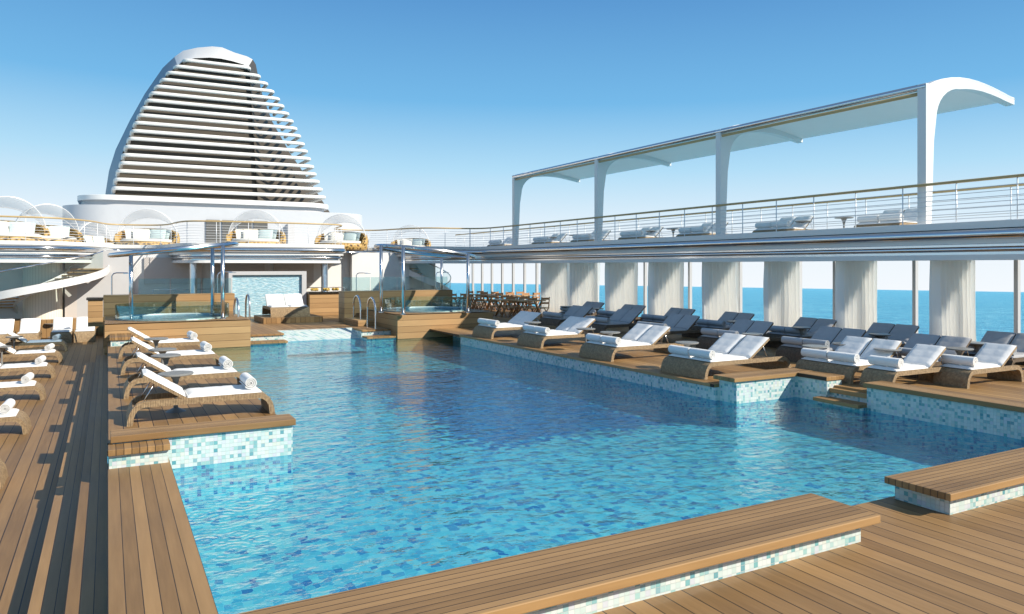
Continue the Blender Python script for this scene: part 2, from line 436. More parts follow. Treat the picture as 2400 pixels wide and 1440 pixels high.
# ------------------------------------------------------------------ setting: sea, decks, pool
L = 25000
gx, gy = -.02477, -.01277
so_ = MB().add([(x, y, -24 + gx*x + gy*y) for x, y in ((-L,-L),(L,-L),(L,L),(-L,L))], [(0,1,2,3)]).build('sea', M['sea'], up=True)
tag(so_, kind='structure')
def st(o): return tag(o, kind='structure')

# pool basin
b = MB()
X0, X1, Y0, Y1, zf = .2, 4.72, 1.95, 10.6, -.45
def quad(mb, x0, x1, y0, y1, z): mb.add([(x0*S,y0*S,z),(x1*S,y0*S,z),(x1*S,y1*S,z),(x0*S,y1*S,z)], [(0,1,2,3)])
quad(b, X0, X1, Y0, Y1, zf)
pf = st(b.build('pool_floor', M['pool_floor'], up=True))
wt = MB().add([(.2*S,1.97*S,0),(4.7*S,1.97*S,0),(4.7*S,10.55*S,0),(.2*S,10.55*S,0)], [(0,1,2,3)])
st(wt.build('pool_water', M['water'], up=True))

def slab(name, x0, x1, y0, y1, top, m, th=.06): return st(bx(name, x0, x1, y0, y1, top-th, top, m))
# near deck
slab('deck', -.02, 6.6, -3, 2.035, NEAR, 'deck_long')
bx('pool_wall', .27, 4.62, 1.9, 2.03, -1.3, NEAR-.06, 'mosaic'); 
# left ledge, treads, deck
slab('deck', 0, .262, 2.04, 4.02, LEDGE, 'ledge')
slab('deck', -.03, 0, -3, 9.69, LEDGE-.001, 'edge', .3) if False else None
st(bx('stair', -.1115, -.0, -1.5, 9.68, -.55, LEDGE-.20, 'tread'))
st(bx('stair', -.223, -.1115, -1.5, 9.68, -.56, LEDGE-.40, 'tread'))
slab('deck', -3.4, -.223, -3, 14.3, LEFTD, 'deck_left')
slab('deck', -.223, .0, 9.68, 14.3, LEFTD-.004, 'deck_left')
# platform with the left loungers
slab('deck', .0, .87, 4.16, 9.7, PLAT, 'deck_long')
# right deck
slab('deck', 3.95, 8.02, 4.15, 16.5, RDECK, 'deck_long')
slab('deck', 4.70, 8.02, -3, 4.15, RDECK, 'deck_long')
# far deck
slab('deck', .0, 3.95, 10.42, 18, RDECK, 'deck_long')
slab('deck', -3.4, .0, 14.3, 18, RDECK-.004, 'deck_long', .8)
slab('deck', 3.95, 6.6, 16.5, 18, RDECK, 'deck_long')

def wall_thing(name, label, cat='pool wall'): return thing(name, label, cat)
# masonry under decks with mosaic faces
def mos(parent, x0, x1, y0, y1, top, bot=-1.3, name='tiled_face'): return bx(name, x0, x1, y0, y1, bot, top, 'mosaic', parent)
t_ = wall_thing('pool_wall', 'mosaic wall under the near left wooden ledge')
mos(t_, .0, .258, 2.04, 4.02, LEDGE-.06)
t_ = wall_thing('pool_wall', 'mosaic side of the raised platform carrying the left poolside loungers')
mos(t_, .004, .865, 4.16, 9.69, PLAT-.06)
t_ = wall_thing('pool_wall', 'long low mosaic wall along the right lounger deck')
mos(t_, 3.965, 4.6, 4.15, 8.7, RDECK-.06); mos(t_, 4.3, 4.9, 8.7, 9.69, RDECK-.06)
bx('coping', 3.945, 3.95, 4.19, 8.7, RDECK-.055, RDECK+.004, 'edge', t_)
# near-left tiled block with wooden coping and its small step
t_ = thing('tiled_pool_block', 'bright mosaic block with wooden coping in front of the nearest left lounger', 'pool block')
mos(t_, .022, .862, 4.03, 4.155, CAP-.085)
bx('coping', .012, .875, 4.01, 4.17, CAP-.085, CAP, 'cap', t_, .008)
t_ = thing('pool_step', 'small wooden step with blue mosaic front beside the tiled block', 'step')
mos(t_, .006, .255, 3.905, 4.005, LEDGE+.16, LEDGE, 'riser'); bx('tread', .0, .262, 3.885, 4.008, LEDGE+.16, LEDGE+.235, 'step_x', t_, .006)
# right pier with arm
t_ = thing('tiled_pool_block', 'angular mosaic pier with wooden coping jutting into the pool on the right', 'pool block')
mos(t_, 4.0, 4.78, 3.975, 4.148, CAP-.08); mos(t_, 4.62, 4.78, 3.70, 3.975, CAP-.08)
bx('coping', 3.96, 4.80, 3.955, 4.17, CAP-.08, CAP, 'cap', t_, .008)
bx('coping', 4.605, 4.80, 3.69, 3.953, CAP-.081, CAP-.002, 'cap_x', t_, .008)
# steps between pier and wall
t_ = thing('pool_steps', 'two wooden steps with mosaic risers leaving the pool on the right', 'steps')
mos(t_, 4.66, 4.85, 3.375, 3.698, RDECK-.12, -1.3, 'riser'); bx('tread', 4.645, 4.86, 3.375, 3.698, RDECK-.12, RDECK-.04, 'cap_x', t_, .006)
mos(t_, 4.57, 4.66, 3.375, 3.74, .05, -1.3, 'riser'); bx('tread', 4.53, 4.659, 3.375, 3.75, .05, .115, 'cap_x', t_, .006)
t_ = thing('tiled_pool_wall', 'long mosaic wall with wooden coping at the right edge of the picture', 'pool wall')
mos(t_, 4.62, 4.76, 1.6, 3.373, CAP-.08); bx('coping', 4.60, 4.80, 1.6, 3.39, CAP-.08, CAP, 'cap_x', t_, .008)
# benches
t_ = thing('pool_bench', 'long low wooden bench with mosaic base across the foreground', 'bench')
bx('base', -.02, 2.37, 1.755, 2.0, NEAR, BENCH-.075, 'mosaic', t_)
MB().prism([(-.05*S,1.715*S),(2.425*S,1.715*S),(2.425*S,2.015*S),(-.05*S,2.015*S)], BENCH-.075, BENCH).build('bench_top', M['bench'], t_, .008)
t_ = thing('pool_bench', 'short wooden bench with mosaic base at the right foreground edge', 'bench')
bx('base', 2.935, 5.2, 1.775, 2.01, NEAR, BENCH-.075, 'mosaic', t_)
MB().box(2.885*S, 5.2*S, 1.742*S, 2.025*S, BENCH-.075, BENCH).build('bench_top', M['bench'], t_, .008)

# far end of the pool: entry steps
for (a, b_, lab) in ((1.562, 2.02, 'wooden pool entry step left of the mosaic slope'), (3.06, 3.478, 'wooden pool entry step right of the mosaic slope')):
    t_ = thing('pool_steps', lab, 'steps')
    mos(t_, a, b_, 9.98, 10.42, RDECK-.06, -1.3, 'riser'); bx('tread', a, b_, 9.96, 10.42, RDECK-.058, RDECK+.002, 'deck_long', t_)
    mos(t_, a, b_, 9.75, 9.975, .06, -1.3, 'riser'); bx('tread', a, b_, 9.72, 9.955, .06, .12, 'deck_long', t_)
t_ = thing('entry_slope', 'sloping mosaic pool entry at the far end of the pool', 'pool entry')
MB().add([(2.02*S,9.75*S,-.35),(3.06*S,9.75*S,-.35),(3.06*S,10.43*S,RDECK+.006),(2.02*S,10.43*S,RDECK+.006)], [(0,1,2,3)]).build('slope', M['mosaic'], t_)

# ------------------------------------------------------------------ whirlpools
def whirlpool(x0, x1, side, lab):
    y0, y1, top = 9.7, 11.35, .88
    t = thing('whirlpool', 'raised wooden whirlpool tub with glass screen, ' + lab, 'whirlpool')
    cx, cy, rr = (x0+x1)/2*S + side*.02*S, 10.5*S, .66*S
    b = MB().box(x0*S, x1*S, y0*S, y1*S, -.6, top-.03)
    b.build('surround', M['panel'], t, .006)
    n = 40
    ring = MB(); vs = []; fs = []
    for j in range(n):
        w_ = 2*math.pi*j/n; c_, s_ = math.cos(w_), math.sin(w_)
        vs.append((cx+rr*c_, cy+rr*.98*s_, top))
        k = 1/max(abs(c_)/((x1-x0)/2*S), abs(s_)/(.80*S))
        vs.append(((x0+x1)/2*S + k*c_, cy + k*s_, top))
    for j in range(n):
        k = (j+1) % n; fs.append((2*j, 2*j+1, 2*k+1, 2*k))
    ring.add(vs, fs); ring.build('deck_top', M['bench'], t)
    wv = MB(); wv.lathe([(.01, top-.012), (rr, top-.012)], 40, (cx, cy)); wv.build('water', M['spa_water'], t, up=True)
    MB().lathe([(.01, top-.022), (rr, top-.022)], 40, (cx, cy)).build('basin', M['pool_floor'], t)
    g = MB(); g.lathe([(rr+.02, top), (rr+.02, top+.46), (rr, top+.46), (rr, top)], 48, (cx, cy)); g.build('glass_screen', M['glass'], t)
    rim = MB(); rim.tube([(cx+(rr-.04)*math.cos(2*math.pi*j/40), cy+(rr-.04)*math.sin(2*math.pi*j/40), top+.01) for j in range(41)], .045, 8); rim.build('rim', M['white'], t)
    return cx, cy, rr, top
WL = whirlpool(-.03, 1.562, -1, 'behind the left row of loungers')
WR = whirlpool(3.478, 4.94, 1, 'beside the far end of the right deck')
# wooden steps at the front-left of the left whirlpool
t_ = thing('whirlpool_step', 'small wooden step with tiled front against the left whirlpool', 'step')
bx('riser', .03, .24, 9.15, 9.69, PLAT, PLAT+.17, 'mosaic', t_); bx('tread', .02, .25, 9.13, 9.69, PLAT+.17, PLAT+.25, 'step_x', t_, .006)
t_ = thing('whirlpool_step', 'wooden steps beside the right whirlpool and its handrails', 'step')
bx('tread', 3.2, 3.476, 10.6, 11.3, RDECK, RDECK+.22, 'panel', t_, .006)

def canopy(pixposts, cx, cy, rr, side, lab):
    t = thing('whirlpool_canopy', 'tilted round steel and glass canopy on poles over the ' + lab + ' whirlpool', 'canopy')
    tilt = .115 * side
    zc = 3.15
    def pt(a, r): 
        x = r*math.cos(a); y = r*math.sin(a)*.9
        return (cx + x, cy + y, zc - x*tilt*.95)
    n = 48
    MB().tube([pt(2*math.pi*j/n, rr) for j in range(n+1)], .075, 10, False).build('rim', M['steel'], t)
    d = MB(); d.add([(cx,cy,zc+.03)]+[(pt(2*math.pi*j/n, rr-.03)[0], pt(2*math.pi*j/n, rr-.03)[1], pt(2*math.pi*j/n, rr-.03)[2]+.02) for j in range(n)], [(0,1+j,1+(j+1)%n) for j in range(n)])
    d.build('glass_disc', M['glass_blue'], t)
    for (px, py) in pixposts:
        x, y = P(px, py, -.662)
        z1 = zc - (x-cx)*tilt*.95
        MB().tube([(x,y,.88),(x,y,z1)], .062, 10).build('pole', M['steel'], t)
        MB().lathe([(.11,.88),(.11,.90),(.065,.92)], 12, (x,y)).build('pole_foot', M['steel'], t)
canopy([(307,752),(498,738),(522,748)], WL[0]+.05, WL[1], .74*S, -1, 'left')
canopy([(893,733),(945,738),(1035,716),(1097,733)], WR[0]-.05, WR[1], .75*S, 1, 'right')

# panelled walls behind the whirlpools with glass on top
for (x0, x1, lab) in ((-.05,1.62,'left'), (3.23,5.06,'right')):
    t_ = thing('wind_wall', 'wood panelled low wall with glass top behind the %s whirlpool' % lab, 'wall')
    bx('panelling', x0, x1, 11.42, 11.75, RDECK-.6 if lab=='left' else RDECK, 1.57, 'panel', t_, .006)
    for k in range(4):
        a = x0 + .02 + (x1-x0-.04)*k/4; b_ = x0 + .02 + (x1-x0-.04)*(k+1)/4 - .012
        if lab == 'left' and k == 0: continue
        bx('glass_pane', a, b_, 11.56, 11.565, 1.57, 2.14, 'glass', t_)

# ladder hoops
def hoop(x, y0, y1, lab, zb, h):
    t = thing('pool_handrail', lab, 'handrail')
    r = abs(y1-y0)/2
    pts = [(x,y0,zb-.4),(x,y0,zb+h-r)] + [(x, (y0+y1)/2 + (y0-y1)/2*math.cos(a), zb+h-r+r*math.sin(a)) for a in [math.pi*k/10 for k in range(1,10)]] + [(x,y1,zb+h-r),(x,y1,zb)]
    MB().tube(pts, .035, 10).build('rail', M['steel'], t)
hoop(1.50*S, 10.25*S, 10.62*S, 'curved steel handrail on the right edge of the left whirlpool', .88, .62)
for (px, py, lab) in [(585,757,'curved steel handrail at the left entry step'),(845,762,'curved steel handrail at the right entry step'),(880,772,'curved steel handrail nearest the right whirlpool corner')]:
    x, y = P(px, py, -.876); hoop(x, y, y+.95, lab, RDECK, 1.12)

# ------------------------------------------------------------------ waterfall wall, stage lounger
t_ = thing('waterfall_wall', 'square wall of falling water in a grey frame behind the pool', 'water feature')
fr = MB(); fr.box(1.81*S, 1.87*S, 13.45*S, 13.75*S, RDECK, 2.36); fr.box(3.04*S, 3.12*S, 13.45*S, 13.75*S, RDECK, 2.36); fr.box(1.87*S, 3.04*S, 13.45*S, 13.75*S, 2.20, 2.36)
fr.build('frame', M['grey'], t_)
MB().sheet(lambda u, v: ((1.87+1.17*u)*S, 13.5*S, RDECK+(2.2-RDECK)*v), 60, 20).build('water_sheet', M['cascade'], t_)
t_ = thing('plinth', 'low wooden plinth under the white double seat by the waterfall', 'platform')
bx('upper_step', 2.08, 2.98, 11.75, 12.6, RDECK, RDECK+.22, 'deck_long', t_, .006)

# ------------------------------------------------------------------ loungers
def pad(mb, x0, x1, y0, y1, z, th, nx, ny, fn=lambda x,y,z:(x,y,z)):
    m = 6
    def prof(u, n):
        k = (u*n) % 1.0
        return .55 + .45*min(1, (math.sin(math.pi*k) if 0 < u < 1 else 0)**.45 * 1.0)
    def top(u, v):
        edge = min(1, min(u, 1-u)*14) * min(1, min(v, 1-v)*9)
        e = math.sqrt(max(0, edge))
        h = th * (.35 + .65*e) * (.72 + .28*min(prof(u,nx), prof(v,ny)))
        if u in (0,1) or v in (0,1): h = 0
        return fn(x0+(x1-x0)*u, y0+(y1-y0)*v, z+h)
    mb.sheet(top, nx*m, ny*m)
def towel_mesh(ln):
    b = MB(); n = 64; turns = 3.1
    def sp(a, off):
        r = .010 + .082*(a/(2*math.pi*turns)) + off
        return (r*math.cos(a-1.2), r*math.sin(a-1.2))
    A = [2*math.pi*turns*k/n for k in range(n+1)]
    o = [sp(a, .0075) for a in A]; i = [sp(a, -.0075) for a in A]
    b.band(o, i, -ln/2, ln/2)
    return b
def make_lounger(name, w, n, L, hinge, bl, ang, cat, fab='fabric', wick='wicker'):
    t = thing(name, name, cat)
    h = .335
    def curve(x):   # outer, inner profile
        pass
    footo = [(-.05,0),(-.035,.09),(-.01,.18),(.03,.25),(.09,.305),(.17,.33),(.3,h)]
    footi = [(.03,0),(.04,.08),(.055,.15),(.085,.2),(.13,.235),(.19,.25),(.3,.25)]
    heado = [(L-.3,h),(L-.17,.33),(L-.09,.305),(L-.03,.25),(L+.01,.18),(L+.035,.09),(L+.05,0)]
    headi = [(L-.3,.25),(L-.19,.25),(L-.13,.235),(L-.085,.2),(L-.055,.15),(L-.04,.08),(L-.03,0)]
    f = MB().band(footo+[(hinge,h)], footi+[(hinge,.25)], -w/2, w/2)
    f.build('frame', M[wick], t)
    for s_ in (-1, 1):
        a, b_ = (s_*w/2, s_*(w/2-.07)); 
        MB().band([(hinge,h)]+heado, [(hinge,.25)]+headi, min(a,b_), max(a,b_)).build('side_rail', M[wick], t)
    MB().band([(x,z) for x,z in heado[3:]], [(x,z) for x,z in headi[3:]], -w/2+.07, w/2-.07).build('head_panel', M[wick], t)
    ca, sa = math.cos(ang), math.sin(ang)
    for k in range(n):
        y0 = -w/2 + .03 + (w-.06)*k/n + (.012 if k else 0); y1 = -w/2 + .03 + (w-.06)*(k+1)/n - (.012 if k < n-1 else 0)
        p = MB(); pad(p, .14, hinge-.01, y0, y1, h+.002, .052, 4, 2); p.box(.15, hinge-.02, y0+.01, y1-.01, h+.001, h+.02)
        p.build('mattress', M[fab], t)
        tr = lambda x, y, z: (hinge + x*ca - z*sa, y, h + .012 + x*sa + z*ca)
        q = MB()
        for (xa,xb,ya,yb,za,zb) in ((0,bl,y0,y1,-.045,-.002),):
            vs = [tr(x,y,z) for z in (za,zb) for (x,y) in ((xa,ya),(xb,ya),(xb,yb),(xa,yb))]
            q.add(vs, [(3,2,1,0),(4,5,6,7),(0,1,5,4),(1,2,6,5),(2,3,7,6),(3,0,4,7)])
        br = q.build('backrest', M[wick], t)
        c = MB(); pad(c, .01, bl+.015, y0, y1, 0, .045, 3, 2, tr); c.build('cushion', M[fab], br)
        for yy in (y0+.05, y1-.05):
            a = tr(bl*.72, yy, -.04); MB().tube([a, (min(L-.12, a[0]+.16), yy, .29)], .008, 6).build('strut', M['steel'], br)
    learn(t); return t
single = make_lounger('sun_lounger', .74, 1, 1.93, 1.20, .66, R(33), 'sun lounger')
double = make_lounger('double_lounger', 1.36, 2, 2.40, 1.22, .70, R(35), 'double lounger')
grey = make_lounger('double_lounger', 1.36, 2, 2.40, 1.22, .70, R(35), 'double lounger', 'fabric_shaded', 'wicker_shaded')  # same double lounger with shade painted into fabric and wicker
towel = towel_mesh(.62).build('rolled_towel', M['towel']); tag(towel, 'x', 'towel'); learn(towel)
towel_g = towel_mesh(.62).build('rolled_towel', M['towel_shaded']); tag(towel_g, 'x', 'towel'); learn(towel_g)

def make_table():
    t = thing('side_table', 'x', 'side table')
    MB().lathe([(.01,.565),(.23,.565),(.255,.575),(.26,.59),(.25,.6),(.01,.6)], 28).build('table_top', M['stone'], t)
    MB().lathe([(.01,.566),(.09,.56),(.05,.5),(.028,.4),(.022,.2),(.035,.06),(.12,.02),(.15,.0),(.01,0)], 20).build('stem', M['stone'], t)
    learn(t); return t
table = make_table()
def tbl(px, py, base, h, label, group, X=None):
    if X is None: x, y = P(px, py, (base+h)/S - 1)
    else:
        k = (px-1200)/F; tt = X/(sn+cs*k); x = X*S; y = (cs*tt - sn*k*tt)*S
    return place(table, (x, y, base), random.random()*6, label, group)

ORD = ['nearest','second nearest','third nearest','fourth nearest','fifth nearest','sixth nearest','seventh nearest','eighth nearest','ninth nearest','tenth nearest','eleventh nearest','twelfth nearest']
# left poolside row (feet to the pool)
GA = 'loungers on the left poolside platform'
for i, yn in enumerate((4.54, 5.5, 6.72, 7.9)):
    x, y = .875*S - .06, (yn+.14)*S
    place(single, (x, y, PLAT), math.pi, ('%s white lounger in the left poolside row, towel roll at its foot' % ORD[i]).strip(), GA)
    place(towel, (x-.30, y, PLAT+.335+.15), math.pi+.02*i, '%s rolled white towel in the left poolside row' % ORD[i], 'rolled towels on the left poolside loungers')
for i, (px, py) in enumerate(((412,874),(389,832),(381,818),(366,793))):
    tbl(px, py, PLAT, .6, '%s round grey side table in the left poolside row' % ORD[i], 'side tables of the left poolside row')
# left deck row (feet to the steps)
GB = 'loungers on the lower left deck'
for i, (yy) in enumerate((4.71, 6.16, 7.66, 9.10, 10.5, 11.95)):
    x, y = -.48*S - .06, (yy+.13)*S
    place(single, (x, y, LEFTD), math.pi, '%s wicker lounger on the lower left deck beside the steps' % ORD[i], GB)
    place(towel, (x-.30, y, LEFTD+.485), math.pi-.03*i, '%s rolled towel on the lower left deck loungers' % ORD[i], 'rolled towels on the lower left deck')
GF = 'loungers at the far end of the left deck'
for (xx, lab) in ((-1.36,'white far lounger at the left picture edge, foot towards the camera'),(-1.02,'white far lounger just left of the small round table, by the fluted column'),(-.60,'shaded far lounger just right of the small round table'),(-.30,'shaded far lounger against the left whirlpool wall')):
    place(single, (xx*S*1.03, 13.2*S, LEFTD), math.pi/2, lab, GF, (.95,1,1.25))
GT = 'side tables on the lower left deck'
tbl(120, 757, LEFTD, .62, 'slender round table between the far left loungers', GT)
tbl(33, 789, LEFTD, .6, 'round grey table beside the sixth lower deck lounger', GT)
tbl(4, 812, LEFTD, .6, 'round grey table cut by the left picture edge', GT)

# stage double seat
o = place(double, (2.53*S-.02, 11.95*S, RDECK+.22), math.pi/2, 'white double seat on wooden plinth facing the pool, waterfall behind', 'double loungers', (.8,1.15,1.15))

# right row 1
G1 = 'sunlit double loungers along the right pool edge'
for i, yy in enumerate((4.62, 5.84, 7.10, 8.27)):
    place(double, (4.07*S, yy*S, RDECK), 0, ('%s sunlit double lounger along the right pool edge' % ORD[i]), G1)
    for s_ in (-1, 1):
        place(towel, (4.07*S+.21, yy*S + s_*.325, RDECK+.485), 0, '%s towel roll on the %s sunlit double lounger, right pool edge' % ('near-side' if s_ < 0 else 'far-side', ORD[i]), 'towel rolls on the right poolside loungers')
place(double, (4.86*S, 3.93*S, RDECK), 0, 'white double lounger half hidden behind the angular tiled pier', G1, (.85,1,1))
for s_ in (-1, 1):
    place(towel, (4.86*S+.2, 3.93*S+s_*.325, RDECK+.485), 0, '%s towel roll just above the angular tiled pier coping' % ('near-side' if s_ < 0 else 'far-side'), 'towel rolls on the right poolside loungers')
for (xx, yy, lab, tl) in ((4.87,3.475,'sunlit single lounger right behind the pool exit steps','towel roll on the single lounger behind the exit steps'),(5.42,3.27,'sunlit single lounger at the right, standing clear on open deck','towel roll on the single lounger on open deck')):
    place(single, (xx*S, yy*S, RDECK), 0, lab, 'single loungers at the right', (.92,.9,1))
    place(towel, (xx*S+.26, yy*S, RDECK+.485), 0, tl, 'towel rolls on the right poolside loungers')
# right rows two and three, shade put into cushion, wicker and towel colours
G2 = 'shaded loungers in the middle right row'; G3 = 'shaded loungers by the curtains'
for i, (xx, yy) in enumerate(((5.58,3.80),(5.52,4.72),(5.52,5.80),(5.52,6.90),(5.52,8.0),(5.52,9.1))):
    place(grey, (xx*S, yy*S, RDECK), 0, '%s shaded double lounger in the middle row of the right deck' % ORD[i], G2, (.85,1,1))
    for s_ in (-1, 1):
        place(towel_g, (xx*S+.2, yy*S+s_*.325, RDECK+.485), 0, '%s towel roll on the %s shaded middle row lounger' % ('near-side' if s_ < 0 else 'far-side', ORD[i]), 'towel rolls on the shaded loungers')
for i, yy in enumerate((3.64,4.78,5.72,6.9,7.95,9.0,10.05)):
    place(grey, (6.42*S, yy*S, RDECK), 0, '%s shaded double lounger in the row by the white curtains' % ORD[i], G3, (.82,1,1))
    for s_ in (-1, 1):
        place(towel_g, (6.42*S+.2, yy*S+s_*.325, RDECK+.485), 0, '%s towel roll on the %s shaded lounger by the curtains' % ('near-side' if s_ < 0 else 'far-side', ORD[i]), 'towel rolls on the shaded loungers')
GTR = 'side tables on the right deck'
for (px, py, lab) in ((1610,802,'round grey table between the two nearest sunlit double loungers'),(1430,778,'round grey table behind the second sunlit double lounger'),(1373,770,'round table at the head of the second nearest sunlit double'),(1248,755,'round table at the head of the third sunlit double lounger'),
    (1910,828,'low round table behind the tiled pier lounger, in shade'),(2248,834,'round table just left of the single lounger on open deck'),(2080,846,'round table behind the exit step lounger'),(1980,805,'dark round table beneath the second nearest curtain'),
    (1763,782,'dark round table at the foot of the fourth nearest curtain'),(1723,753,'dark round table right of the fourth nearest curtain, against the sea'),(1878,767,'dark round table right of the third nearest curtain, against the sea'),(2062,783,'dark round table right of the second nearest curtain, against the sea'),
    (2290,803,'dark round table right of the nearest curtain, against the sea'),(1597,742,'dark round table at the fifth nearest curtain'),(1488,732,'dark round table at the sixth nearest curtain'),(1400,723,'dark round table at the seventh nearest curtain'),(1327,718,'dark round table at the farthest curtain')):
    tbl(px, py, RDECK, .6, lab, GTR, {1910:5.05, 2248:5.9, 2080:5.36}.get(px))
# upper deck loungers
GU = 'double loungers on the upper deck'
for i, yy in enumerate((4.98, 6.40, 7.80, 9.15, 10.5, 11.85, 13.7)):
    place(double, (6.95*S, yy*S, UPF), 0, '%s double lounger on the upper deck behind the rail' % ORD[i], GU, (.71,1,1))
    for s_ in (-1, 1):
        place(towel, (6.95*S+.2, yy*S+s_*.325, UPF+.485), 0, '%s towel roll on the %s upper deck lounger' % ('near-side' if s_ < 0 else 'far-side', ORD[i]), 'towel rolls on the upper deck')
for i, (px, py) in enumerate(((1978,515),(1883,520),(1578,542),(1528,545),(1347,555),(1298,558))):
    tbl(px, py, UPF, .6, '%s round table on the upper deck behind the rail' % ORD[i], 'side tables on the upper deck', 7.35 if i % 2 else 7.2)

# ------------------------------------------------------------------ upper deck, trim, railing
def arc(c, r, a0, a1, n=8): return [(c[0]+r*math.cos(R(a0+(a1-a0)*k/n)), c[1]+r*math.sin(R(a0+(a1-a0)*k/n))) for k in range(n+1)]
edge = [(-5,13.8),(-1.2,13.8),(-.75,13.86),(-.42,14.2),(-.17,14.7),(-.03,15.3),(.06,15.52),(.25,15.58),(.72,15.5),(.95,15.2),(1.02,14.4),(1.12,13.85),(1.35,13.62),
        (1.9,13.56),(2.5,13.55),(3.1,13.56),(3.7,13.62),(3.92,13.85),(4.02,14.4),(4.1,15.2),(4.3,15.5),(4.8,15.55),(5.08,15.4),(5.22,14.8),(5.42,14.2),(5.75,13.9),(6.3,13.85),(6.62,13.75),(6.75,13.4),(6.75,12),(6.75,9),(6.75,6),(6.75,4),(6.75,3.05)]
edge = [(x*S, y*S) for x, y in edge]
def smooth(p, it=2):
    for _ in range(it):
        q = [p[0]]
        for a, b_ in zip(p, p[1:]):
            q.append((a[0]*.75+b_[0]*.25, a[1]*.75+b_[1]*.25)); q.append((a[0]*.25+b_[0]*.75, a[1]*.25+b_[1]*.75))
        q.append(p[-1]); p = q
    return p
edge = smooth(edge)
def offs(p, d):
    out = []
    for i in range(len(p)):
        a = Vector(p[max(i-1,0)]); b_ = Vector(p[min(i+1,len(p)-1)]); v = (b_-a).normalized()
        out.append((p[i][0] - v.y*-1*-d if False else p[i][0] + v.y*d, p[i][1] - v.x*d))
    return out     # d > 0: towards the pool (right-hand side of the path)
def sweep(mb, prof, smoothf=True):
    rows = [[(x, y, z) for x, y in offs(edge, o)] for o, z in prof]
    n = len(edge); vs = [v for r in rows for v in r]
    fs = [(i*n+j, i*n+j+1, (i+1)*n+j+1, (i+1)*n+j) for i in range(len(rows)-1) for j in range(n-1)]
    mb.add(vs, fs, smoothf); return mb
outer = [(7.66*S, 3.05*S), (7.66*S, 24*S), (-5*S, 24*S)]
ud = MB(); poly = edge + outer
ud.prism(poly, UP-.50, UPF)
udo = st(ud.build('upper_deck', M['white']))
hb = lambda z0, z1, o, bul, n=8: [(o + bul*math.sin(math.pi*k/n), z0 + (z1-z0)*(.5-.5*math.cos(math.pi*k/n))) for k in range(n+1)]
sweep(MB(), [(-.06,UPF-.01),(-.06,UP+.02),(.03,UP+.02),(.05,UP+.01),(.05,UP-.15),(.0,UP-.155)], False).build('deck_edge', M['white'], udo)
sweep(MB(), [(-.02,UP-.156)]+hb(UP-.156, UP-.40, .0, .15)+[(-.10,UP-.41)]).build('steel_trim', M['chrome'], udo)
sweep(MB(), [(-.10,UP-.41),(-.14,UP-.44),(-.14,UP-.56)]).build('steel_trim', M['chrome'], udo)
sweep(MB(), hb(UP-.56, UP-.68, -.12, .07)).build('steel_trim', M['chrome'], udo)
sweep(MB(), [(-.17,UP-.68),(-.17,FASC+.12)]).build('steel_trim', M['chrome'], udo)
sweep(MB(), [(-.14,FASC+.125),(-.13,FASC),(-.4,FASC-.005),(-.4,UP-.5)], False).build('lower_fascia', M['white'], udo)
bx('end_fascia', 6.62, 7.65, 3.0, 3.055, FASC, UP-.02, 'white', udo)
bx('outer_fascia', 7.60, 7.64, 3.06, 24, 3.06, UP-.3, 'white', udo)

def railing(path, label, z, n_wires=7, h=.98, pitch=1.35):
    t = thing('deck_railing', label, 'railing')
    pts3 = [(x, y, z+h) for x, y in path]
    MB().tube(pts3, .036, 8).build('handrail', M['handrail'], t)
    for k in range(n_wires):
        MB().tube([(x, y, z+.10+k*(h-.16)/n_wires) for x, y in path], .0085, 5).build('wire', M['wire'], t)
    acc = 0; nxt = 0
    for a, b_ in zip(path, path[1:]):
        d = math.dist(a, b_)
        while nxt <= acc + d:
            f = (nxt-acc)/d; x = a[0]+(b_[0]-a[0])*f; y = a[1]+(b_[1]-a[1])*f
            MB().tube([(x,y,z-.2),(x,y,z+h-.02)], .015, 6).build('post', M['wire'], t)
            nxt += pitch
        acc += d
rp = offs(edge, -.09)
isp = next(i for i, p in enumerate(rp) if p[0] > 6.45*S)
i0 = next(i for i, p in enumerate(rp) if p[0] > -3.2*S)
rp[0] = (-3.2*S, rp[0][1])
railing([rp[0]] + rp[i0:isp+1], 'curved front railing of the upper deck with teak handrail, before the daybeds', UP)
railing(rp[isp:], 'long straight upper deck railing with teak handrail above the right loungers', UP)
railing([(7.62*S, 17*S), (7.62*S, 3.12*S), (6.85*S, 3.12*S)], 'outer upper deck railing behind the loungers on the right', UP, 4, 1.0)

# ------------------------------------------------------------------ pergola
t_ = thing('shade_pergola', 'white curved shade canopy on four posts above the upper deck', 'pergola')
PX, ZT = 6.86*S, (1+1.70)*S
ys = [4.40*S, 7.10*S, 9.80*S, 12.55*S]
def archz(u): return ZT + .02 + .33*math.sin(math.pi*min(1, u*1.02)**.8)*1. + .10*u
WID = 1.47*S
def roof(u, v): return (PX + .05 + (WID-.05)*u, ys[0]-.12 + (ys[3]+.24-ys[0])*v, archz(u))
rf = MB(); rf.sheet(lambda u, v: roof(u, v), 20, 12); rf.sheet(lambda u, v: (roof(u,v)[0], roof(u,v)[1], roof(u,v)[2]-.03), 20, 12)
rf.sheet(lambda u, v: (roof(1,v)[0], roof(1,v)[1], roof(1,v)[2]-.03*u), 1, 12); 
rf.build('canopy', M['canopy'], t_)
MB().tube([(PX-.02, ys[0]-.1, ZT+.03), (PX-.02, ys[3]+.1, ZT+.03)], .085, 12).build('edge_tube', M['chrome'], t_)
MB().tube([(PX+.0, ys[0]-.05, ZT-.12), (PX+.0, ys[3]+.05, ZT-.12)], .045, 8).build('lower_tube', M['handrail'], t_)
